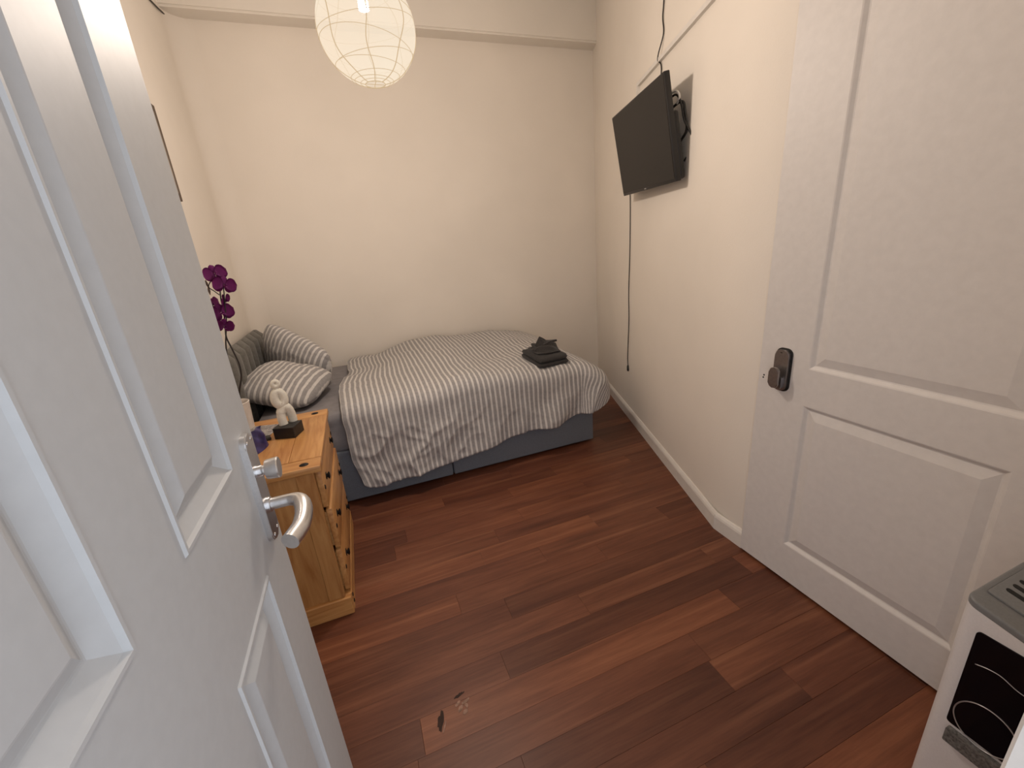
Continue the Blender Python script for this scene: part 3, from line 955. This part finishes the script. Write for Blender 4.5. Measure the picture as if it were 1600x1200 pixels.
# ------------------------------------------------------------------ things on the chest
# black plinth block and white loop figure
SX, SY = -0.376, 1.955
bm = bmesh.new()
box(bm, -0.045, 0.045, -0.042, 0.042, 0.0, 0.050, 0.002, 1, Matrix.Translation((SX, SY-0.02, CZ)) @ Matrix.Rotation(-0.35, 4, 'Z'))
fig = empty('loop_sculpture', (SX, SY, CZ), 'white looped figure sculpture on a black block on the pine chest', 'sculpture')
mk('block', bm, M_BLACK, fig)
zb = CZ + 0.050
O = Vector((SX-0.004, SY, zb))
bm = bmesh.new()   # legs: an upside-down U
tube(bm, smoothpath([O+Vector(p) for p in ((-0.010, -0.014, 0.0), (-0.012, -0.012, 0.03), (-0.009, -0.007, 0.056), (0.005, 0.0, 0.076), (0.019, 0.006, 0.062), (0.024, 0.012, 0.036), (0.025, 0.014, 0.0))], 8), [0.018]*15 + [0.0195]*16 + [0.018]*18, 18)
mk('lower_loop', bm, M_PLASTER, fig, smooth=50)
def ring(bm, c, rx, rz, r, yaw, n=40, lean=0.0, rk=0.25):
    pts = []; rad = []
    for i in range(n):
        t = 2*PI*i/n
        x_, z_ = rx*math.cos(t), rz*math.sin(t)
        p = Vector((x_*math.cos(yaw)+lean*z_, x_*math.sin(yaw), z_))
        pts.append(Vector(c)+p); rad.append(r*(1-rk*math.sin(t)*0.5))
    tube(bm, pts, rad, 16, closed=True)
bm = bmesh.new(); ring(bm, O+Vector((-0.004, 0.0, 0.118)), 0.0165, 0.030, 0.0185, 0.35, lean=-0.05)
mk('middle_loop', bm, M_PLASTER, fig, smooth=True)
bm = bmesh.new(); ring(bm, O+Vector((-0.004, 0.0, 0.182)), 0.010, 0.012, 0.0100, 0.35)
tube(bm, smoothpath([O+Vector((-0.004, 0, 0.158)), O+Vector((-0.004, 0, 0.174))], 4), 0.010, 12)
mk('upper_loop', bm, M_PLASTER, fig, smooth=60)
# leaflet lying under the block
bm = bmesh.new()
ML = Matrix.Translation((-0.525, 2.055, CZ)) @ Matrix.Rotation(-0.30, 4, 'Z')
box(bm, -0.100, 0.085, -0.070, 0.070, 0.0008, 0.0030, 0, 1, ML)
tag(mk('leaflet', bm, M_LEAFLET), 'glossy grey patterned leaflet lying behind the black block', 'leaflet')
# small black case next to the block
bm = bmesh.new()
box(bm, -0.040, 0.040, -0.016, 0.016, 0.0, 0.016, 0.004, 2, Matrix.Translation((-0.488, 1.918, CZ)) @ Matrix.Rotation(0.30, 4, 'Z'))
tag(mk('small_case', bm, M_BLACK, smooth=40), 'small flat black case left of the black block', 'case')
# violet pouch
bm = bmesh.new()
Mp = Matrix.Translation((-0.492, 1.82, CZ)) @ Matrix.Rotation(1.15, 4, 'Z')
g0, g1 = [], []
nu, nv = 16, 20
for j in range(nv+1):
    v = j/nv; ra = []; rb_ = []
    for i in range(nu+1):
        u = i/nu*2-1
        thick = 0.030*(1-v)**0.7*math.sqrt(max(0, 1-u*u)) + 0.0015
        wv = 0.006*math.sin(u*7+v*9)*v
        hw = 0.075*(1-0.10*v)
        ra.append(bm.verts.new(Mp @ Vector((u*hw, thick+wv, 0.085*v)))); rb_.append(bm.verts.new(Mp @ Vector((u*hw, -thick+wv, 0.085*v))))
    g0.append(ra); g1.append(rb_)
for j in range(nv):
    for i in range(nu):
        bm.faces.new((g0[j][i], g0[j][i+1], g0[j+1][i+1], g0[j+1][i])); bm.faces.new((g1[j][i], g1[j+1][i], g1[j+1][i+1], g1[j][i+1]))
    bm.faces.new((g0[j][0], g0[j+1][0], g1[j+1][0], g1[j][0])); bm.faces.new((g0[j][nu], g1[j][nu], g1[j+1][nu], g0[j+1][nu]))
for i in range(nu):
    bm.faces.new((g0[0][i], g1[0][i], g1[0][i+1], g0[0][i+1])); bm.faces.new((g0[nv][i], g0[nv][i+1], g1[nv][i+1], g1[nv][i]))
tag(mk('pouch', bm, M_PURPLE, smooth=50), 'crumpled violet foil pouch standing at the front of the chest', 'pouch')

# orchid in a white pot
PX, PY = -0.600, 2.13
orc = empty('potted_orchid', (PX, PY, CZ), 'purple orchid with dark arching stems in a white pot', 'orchid')
bm = bmesh.new()
lathe(bm, [(0, 0), (0.046, 0), (0.052, 0.004), (0.058, 0.120), (0.060, 0.132), (0.057, 0.134), (0.053, 0.130), (0.050, 0.105), (0, 0.105)], Matrix.Translation((PX, PY, CZ)), 40)
mk('pot', bm, M_POT, orc, smooth=40)
bm = bmesh.new(); lathe(bm, [(0, 0.116), (0.03, 0.116), (0.0505, 0.110), (0.0505, 0.106)], Matrix.Translation((PX, PY, CZ)), 30)
mk('moss', bm, M_SOIL, orc, smooth=True)
def pix(x, y, Y):
    d = rt*((x-800)/F_PX) - up*((y-600)/F_PX) + fw
    return Vector((0, 0, CAM_H)) + d*(Y/d.y)
base = Vector((PX+0.02, PY, CZ+0.11))
OY = 2.085
stemA = smoothpath([base] + [pix(x_, y_, OY) for x_, y_ in ((374, 612), (377, 590), (374, 570), (364, 548), (354, 528), (352, 512), (350, 490), (345, 466), (343, 446), (338, 430))], 6)
stemB = smoothpath([base+Vector((-0.01, 0.01, 0))] + [pix(x_, y_, OY-0.01) for x_, y_ in ((362, 588), (356, 562), (353, 540), (353, 522), (354, 505), (351, 470), (349, 445))], 6)
for st, r0 in ((stemA, 0.0042), (stemB, 0.0036)):
    bm = bmesh.new(); tube(bm, st, [r0*(1-0.45*i/len(st)) for i in range(len(st))], 8); mk('stem', bm, M_STEM, orc, smooth=True)
bm = bmesh.new(); tube(bm, smoothpath([pix(x_, y_, OY) for x_, y_ in ((343, 461), (335, 455), (326, 448), (331, 436))], 6), 0.0020, 6); mk('stem', bm, M_STEM, orc, smooth=True)
for (a, b) in ((pix(321, 438, OY), pix(325, 449, OY)), (pix(325, 448, OY), pix(328.5, 461, OY))):
    bm = bmesh.new(); tube(bm, [Vector(a), (Vector(a)+Vector(b))/2, Vector(b)], [0.002, 0.005, 0.001], 8); mk('bud', bm, M_BRACT, orc, smooth=True)

def petal(bm, uvl, M, L, Wd, cup, n=7):
    g = []
    for i in range(n+1):
        t = i/n
        w = Wd/2*math.sqrt(max(0.0, 1-(2*t-1)**2)) if t > 0.5 else Wd/2*(0.22+0.78*math.sin(PI*t))
        row = []
        for j in range(n+1):
            s = j/n*2-1
            row.append((bm.verts.new(M @ Vector((s*w, t*L, cup*(s*s*0.5 + t*t*0.6)*L))), t))
        g.append(row)
    for i in range(n):
        for j in range(n):
            q = (g[i][j], g[i][j+1], g[i+1][j+1], g[i+1][j])
            f = bm.faces.new([a for a, _ in q])
            for lp, (_, t) in zip(f.loops, q): lp[uvl].uv = (t, 0.5)
def flower(c, face, size, roll=0.0):
    z = Vector(face).normalized(); q = z.to_track_quat('Z', 'Y').to_matrix().to_4x4()
    B = Matrix.Translation(Vector(c)) @ q @ Matrix.Rotation(roll, 4, 'Z')
    fl = None
    for ang, L, Wd, cup, nm in ((80, 0.98, 1.3, 0.15, 'petal'), (-80, 0.98, 1.3, 0.15, 'petal'), (0, 0.85, 0.6, -0.15, 'sepal'), (130, 0.8, 0.55, -0.15, 'sepal'), (-130, 0.8, 0.55, -0.15, 'sepal')):
        bm = bmesh.new(); uvl = bm.loops.layers.uv.new('UVMap')
        petal(bm, uvl, B @ Matrix.Rotation(math.radians(ang), 4, 'Z') @ Matrix.Translation((0, 0.06*size, 0.02*size if nm == 'petal' else 0)), L*size, Wd*size, cup)
        bmesh.ops.solidify(bm, geom=bm.faces[:], thickness=0.0006)
        if fl is None: fl = mk('flower', bm, M_PETAL, orc, smooth=True, normals=False)
        else: mk(nm, bm, M_PETAL, fl, smooth=True, normals=False)
    bm = bmesh.new(); uvl = bm.loops.layers.uv.new('UVMap')
    lip = B @ Matrix.Rotation(PI, 4, 'Z')
    petal(bm, uvl, lip @ Matrix.Rotation(math.radians(55), 4, 'X'), 0.5*size, 0.4*size, 0.5, 5)
    petal(bm, uvl, lip @ Matrix.Rotation(math.radians(80), 4, 'X') @ Matrix.Rotation(0.6, 4, 'Z'), 0.3*size, 0.22*size, 0.3, 4)
    bmesh.ops.solidify(bm, geom=bm.faces[:], thickness=0.0006)
    mk('lip', bm, M_PETAL, fl, smooth=True, normals=False)
for (x_, y_, Y_, fx, fy, fz, sz, ro) in ((336, 428, 2.075, 0.35, -0.9, 0.15, 0.043, 0.2), (350, 446, 2.065, 0.5, -0.8, 0.0, 0.044, -0.25), (351, 469, 2.085, 0.9, -0.3, -0.3, 0.030, 0.4),
                                         (346, 489, 2.070, 0.3, -0.9, 0.1, 0.047, 0.15), (350, 510, 2.060, 0.4, -0.8, -0.25, 0.037, -0.2), (334, 477, 2.10, -0.5, -0.7, 0.2, 0.038, 0.5)):
    flower(pix(x_, y_, Y_), (fx, fy, fz), sz, ro)

# ------------------------------------------------------------------ picture on the left wall, its edge just past the open door
bm = bmesh.new(); box(bm, XL, XL+0.022, 2.20, 2.835, 1.765, 2.203, 0.002, 1)
pc = tag(mk('framed_picture', bm, M_PICT), 'dark framed picture on the left wall, mostly behind the open door', 'picture')
bm = bmesh.new(); box(bm, XL+0.0215, XL+0.0235, 2.235, 2.80, 1.80, 2.168); mk('print', bm, M_PRINT, pc)
# cable in the top left corner
bm = bmesh.new(); tube(bm, smoothpath([(XL+0.008, 3.30, 2.862), (XL+0.007, 3.40, 2.878), (XL+0.010, 3.50, 2.888), (XL+0.007, 3.56, 2.903), (XL+0.006, 3.68, 2.922)], 6), 0.0045, 8)
tag(mk('loose_cable', bm, M_CABLE, smooth=True), 'loose dark cable on the left wall under the beam', 'cable')

# ------------------------------------------------------------------ television
TS = 1.095
tc = Vector((0, 0, CAM_H)) + TS*(Vector((1.497, 1.995, 1.834)) - Vector((0, 0, CAM_H)))
RT = Matrix.Rotation(math.radians(-107.5), 4, 'Z') @ Matrix.Rotation(math.radians(10.1), 4, 'X') @ Matrix.Rotation(math.radians(1.7), 4, 'Y')
# local: x along the screen, -y out of the screen?, z up; find the side facing the room
MT = Matrix.Translation(tc) @ RT
nloc = (RT @ Vector((0, 1, 0, 0))).to_3d()
SGN = 1 if nloc.dot(Vector((WN.x, WN.y, 0))) > 0 else -1     # +SGN*y looks into the room
TW, TH = 0.73*TS, 0.425*TS
tv = empty('television', on_wall(tc.y, 0.10, tc.z - TH/2), 'flat black television tilted on a bracket high on the right wall', 'television')
def tbox(bm, x0, x1, d0, d1, z0, z1, bev=0.0, seg=2):   # d: depth, positive into the room
    a, b = sorted((SGN*d0, SGN*d1))
    box(bm, x0, x1, a, b, z0, z1, bev, seg, MT)
bm = bmesh.new(); tbox(bm, -TW/2, TW/2, -0.030, -0.001, -TH/2, TH/2, 0.005, 2); mk('bezel', bm, M_BLACK, tv, smooth=40)
bm = bmesh.new(); tbox(bm, -TW/2+0.008, TW/2-0.008, -0.002, 0.0004, -TH/2+0.016, TH/2-0.008); scr = mk('screen', bm, M_SCREEN, tv)
bm = bmesh.new(); tbox(bm, -0.012, 0.012, -0.002, 0.0008, -TH/2+0.005, -TH/2+0.011, 0); mk('badge', bm, M_SILVER, tv)
bm = bmesh.new(); tbox(bm, -TW/2+0.05, TW/2-0.012, -0.058, -0.028, -TH/2+0.006, TH/2-0.16, 0.012, 2); mk('rear_housing', bm, M_BLACK, tv, smooth=40)
bm = bmesh.new()
for xx in (-0.10, 0.10): tbox(bm, xx-0.012, xx+0.012, -0.075, -0.056, -0.16, 0.17)
tbox(bm, -0.18, 0.20, -0.090, -0.074, -0.02, 0.03)
mk('bracket_rails', bm, M_BLACK, tv)
bm = bmesh.new()
p0 = MT @ Vector((0.02, -SGN*0.082, 0.0))
w0 = on_wall(p0.y + 0.03, 0.010, p0.z + 0.01)
tube(bm, [p0, w0], 0.016, 12)
cw_ = on_wall(w0.y, 0.0, w0.z)
A = [on_wall(w0.y-0.05, 0.0005, 0), on_wall(w0.y+0.05, 0.0005, 0), on_wall(w0.y+0.05, 0.012, 0), on_wall(w0.y-0.05, 0.012, 0)]
prism(bm, [(p.x, p.y) for p in A], w0.z-0.10, w0.z+0.10, fnz)
mk('wall_bracket', bm, M_BLACK, tv)
# leads looped behind the near edge
def tp(x, d, z): return MT @ Vector((x, SGN*d, z))
bm = bmesh.new()
tube(bm, smoothpath([tp(TW/2-0.10, -0.05, 0.13), tp(TW/2-0.04, -0.065, 0.135), tp(TW/2-0.02, -0.075, 0.09), tp(TW/2-0.025, -0.085, 0.02), tp(TW/2-0.01, -0.105, -0.05), tp(TW/2-0.02, -0.115, -0.10), tp(TW/2-0.06, -0.08, -0.15)], 6), 0.005, 8)
tube(bm, smoothpath([tp(TW/2-0.10, -0.055, 0.09), tp(TW/2-0.03, -0.085, 0.10), tp(TW/2-0.02, -0.09, 0.05), tp(TW/2-0.035, -0.095, -0.02), tp(TW/2-0.08, -0.08, -0.06)], 6), 0.006, 8)
mk('lead', bm, M_CABLE, tv, smooth=True)
bm = bmesh.new(); tube(bm, smoothpath([tp(TW/2-0.08, -0.05, 0.15), tp(TW/2-0.025, -0.062, 0.145), tp(TW/2-0.015, -0.068, 0.120), tp(TW/2-0.05, -0.07, 0.10)], 6), 0.005, 8); mk('white_lead', bm, M_TRIM, tv, smooth=True)
# power lead running up the wall, and the lead hanging below
bm = bmesh.new()
def wpx(y, z, off=0.006): return on_wall(y, off, z)
topb = tp(TW/2-0.10, -0.05, TH/2-0.17)
tube(bm, smoothpath([wpx(2.165, 2.00, 0.02), wpx(2.150, 2.23), wpx(2.175, 2.29, 0.018), wpx(2.135, 2.38), wpx(2.150, 2.46), wpx(2.140, 2.55), wpx(2.135, 2.9), wpx(2.14, ZC)], 8), 0.0032, 8)
tag(mk('power_cable', bm, M_CABLE, smooth=True), 'thin black cable running up the wall from the television', 'cable')
bm = bmesh.new()
tube(bm, smoothpath([wpx(2.63, 1.80, 0.03), wpx(2.655, 1.66), wpx(2.655, 1.30), wpx(2.675, 1.00), wpx(2.665, 0.80), wpx(2.690, 0.52), wpx(2.683, 0.43)], 8), 0.0032, 8)
hc = tag(mk('hanging_cable', bm, M_CABLE, smooth=True), 'thin black cable hanging down the wall below the television', 'cable')
bm = bmesh.new(); tube(bm, [wpx(2.683, 0.432), wpx(2.680, 0.42), wpx(2.676, 0.395), wpx(2.676, 0.385)], [0.004, 0.009, 0.010, 0.006], 10); mk('plug', bm, M_BLACK, hc, smooth=40)

# ------------------------------------------------------------------ appliance by the doorway
AX0, AX1_, AY0, AY1_, AZ = 1.10, 1.395, 0.105, 0.334, 0.617
app = empty('dehumidifier', ((AX0+AX1_)/2, (AY0+AY1_)/2, 0), 'white upright appliance with grey vented top and glossy black window by the doorway', 'appliance')
SL = 0.22
def slope(bm):
    for v in bm.verts:
        if v.co.z > 0.5: v.co.z -= SL*(AY1_-v.co.y)
bm = bmesh.new()
vs = box(bm, AX0, AX1_, AY0, AY1_, 0.0, AZ-0.016)
bmesh.ops.bevel(bm, geom=[e for e in bm.edges if abs(e.verts[0].co.z-e.verts[1].co.z) > 0.3], offset=0.022, segments=5, profile=0.5, affect='EDGES')
slope(bm)
mk('body', bm, M_WHITEPL, app, smooth=40)
bm = bmesh.new()
box(bm, AX0, AX1_, AY0, AY1_, AZ-0.0155, AZ)
bmesh.ops.bevel(bm, geom=[e for e in bm.edges if abs(e.verts[0].co.z-e.verts[1].co.z) > 0.01 and abs(e.verts[0].co.x-e.verts[1].co.x) < 1e-6 and abs(e.verts[0].co.y-e.verts[1].co.y) < 1e-6], offset=0.022, segments=5, profile=0.5, affect='EDGES')
bmesh.ops.bevel(bm, geom=[e for e in bm.edges if all(v.co.z > AZ-1e-4 for v in e.verts)], offset=0.005, segments=3, profile=0.5, affect='EDGES')
slope(bm)
top = mk('vented_top', bm, M_GREYPL, app, smooth=40)
bm = bmesh.new(); box(bm, AX0+0.05, AX1_-0.02, AY0+0.02, AY1_-0.012, AZ-0.001, AZ+0.006, 0.004, 2); slope(bm)
mk('vent_deck', bm, M_GREYPL, top, smooth=40)
for i in range(7):
    bm = bmesh.new(); xx = AX0+0.085+0.0265*i
    prism(bm, rrect(xx, xx+0.013, AY0+0.04, AY1_-0.026, 0.006, 4), AZ+0.0055, AZ+0.0068, fnz); slope(bm)
    mk('vent_slot', bm, M_DARKGAP, top)
fa = lambda a, z, d: (AX0 - d, a, z)
bm = bmesh.new(); prism(bm, rrect(AY0+0.032, 0.301, 0.282, 0.552, 0.008, 4), -0.002, 0.0035, fa); win = mk('window', bm, M_GLOSSBLK, app)
bm = bmesh.new()
pts = [Vector(fa(0.245+0.050*math.cos(2*PI*i/48), 0.330+0.055*math.sin(2*PI*i/48), 0.0045)) for i in range(48)]
tube(bm, pts, 0.0014, 6, closed=True); mk('ring', bm, M_SILVER, win, smooth=True)
bm = bmesh.new(); tube(bm, smoothpath([fa(0.288, 0.472, 0.0042), fa(0.270, 0.479, 0.0042), fa(0.250, 0.481, 0.0042), fa(0.226, 0.472, 0.0042), fa(0.205, 0.470, 0.0042)], 6), 0.0010, 6); mk('reflection_line', bm, M_SILVER, win, smooth=True)  # thin silver tube standing in for a curved reflection on the black window
bm = bmesh.new(); prism(bm, rrect(AY0+0.036, 0.295, 0.232, 0.272, 0.003, 2), 0.0, 0.012, fa); mk('lower_plate', bm, M_SLATE, app)

# ------------------------------------------------------------------ paper lantern with its lamp
LX, LY, LZ, LR = 0.229, 1.95, 2.215, 0.178
lan = empty('paper_lantern', (LX, LY, LZ-LR), 'lit round white paper lantern hanging from the ceiling', 'pendant lamp')
def sph(th, ph, r=LR): return Vector((LX + r*math.sin(th)*math.cos(ph), LY + r*math.sin(th)*math.sin(ph), LZ - r*1.0*math.cos(th)))
bm = bmesh.new()
NT2, NP = 40, 64
th0 = math.asin(0.037/LR)
g = [[bm.verts.new(sph(th0 + (PI-2*th0)*i/NT2, 2*PI*j/NP)) for j in range(NP)] for i in range(NT2+1)]
for i in range(NT2):
    for j in range(NP): bm.faces.new((g[i][j], g[i][(j+1) % NP], g[i+1][(j+1) % NP], g[i+1][j]))
mk('shade', bm, M_SHADE, lan, smooth=True)
rg = random.Random(3)
for k, (th, tx, ty) in enumerate(((th0, 0, 0), (0.32, 0.01, 0.02), (0.42, -0.01, 0.03), (0.54, 0.03, 0.0), (0.80, -0.06, 0.02), (0.98, 0.12, 0.05), (1.20, -0.16, -0.05), (1.62, 0.12, 0.1), (1.95, -0.1, 0.08), (2.3, 0.1, 0), (2.7, 0, 0.05), (PI-th0, 0, 0))):
    bm = bmesh.new()
    pts = [sph(th + tx*math.cos(2*PI*i/64) + ty*math.sin(2*PI*i/64), 2*PI*i/64, LR+0.0006) for i in range(64)]
    tube(bm, pts, 0.0009 if k else 0.0014, 6, closed=True)
    mk('rib', bm, M_RIB, lan, smooth=True)
for k in range(8):
    ph = -1.688 + k*PI/4
    bm = bmesh.new()
    tube(bm, [sph(th0 + (PI-2*th0)*i/40, ph + 0.05*math.sin(i*0.4), LR+0.0004) for i in range(41)], 0.0016, 6)
    mk('seam', bm, M_RIB, lan, smooth=True)
bm = bmesh.new(); tube(bm, [(LX-0.037, LY, LZ-LR*math.cos(th0)), (LX+0.037, LY+0.004, LZ-LR*math.cos(th0))], 0.0011, 6); mk('wire_bar', bm, M_RIB, lan)
bm = bmesh.new(); tube(bm, [(LX, LY, LZ+0.075), (LX, LY, ZC)], 0.003, 8); mk('cord', bm, M_TRIM, lan, smooth=True)
bm = bmesh.new(); lathe(bm, [(0, 0), (0.018, 0), (0.020, 0.03), (0.010, 0.045), (0, 0.045)], Matrix.Translation((LX, LY, LZ+0.062)), 20); mk('socket', bm, M_TRIM, lan, smooth=40)
bm = bmesh.new(); lathe(bm, [(0, 0), (0.05, 0), (0.045, -0.02), (0, -0.022)], Matrix.Translation((LX, LY, ZC)), 24); mk('ceiling_rose', bm, M_TRIM, lan, smooth=40)
ld = bpy.data.lights.new('bulb_light', 'POINT'); ld.energy = LAMP_W; ld.color = LAMP_COL; ld.shadow_soft_size = 0.06
lo_ = bpy.data.objects.new('bulb_light', ld); link(lo_); lo_.parent = lan; lo_.location = (0, 0, LR+0.01)
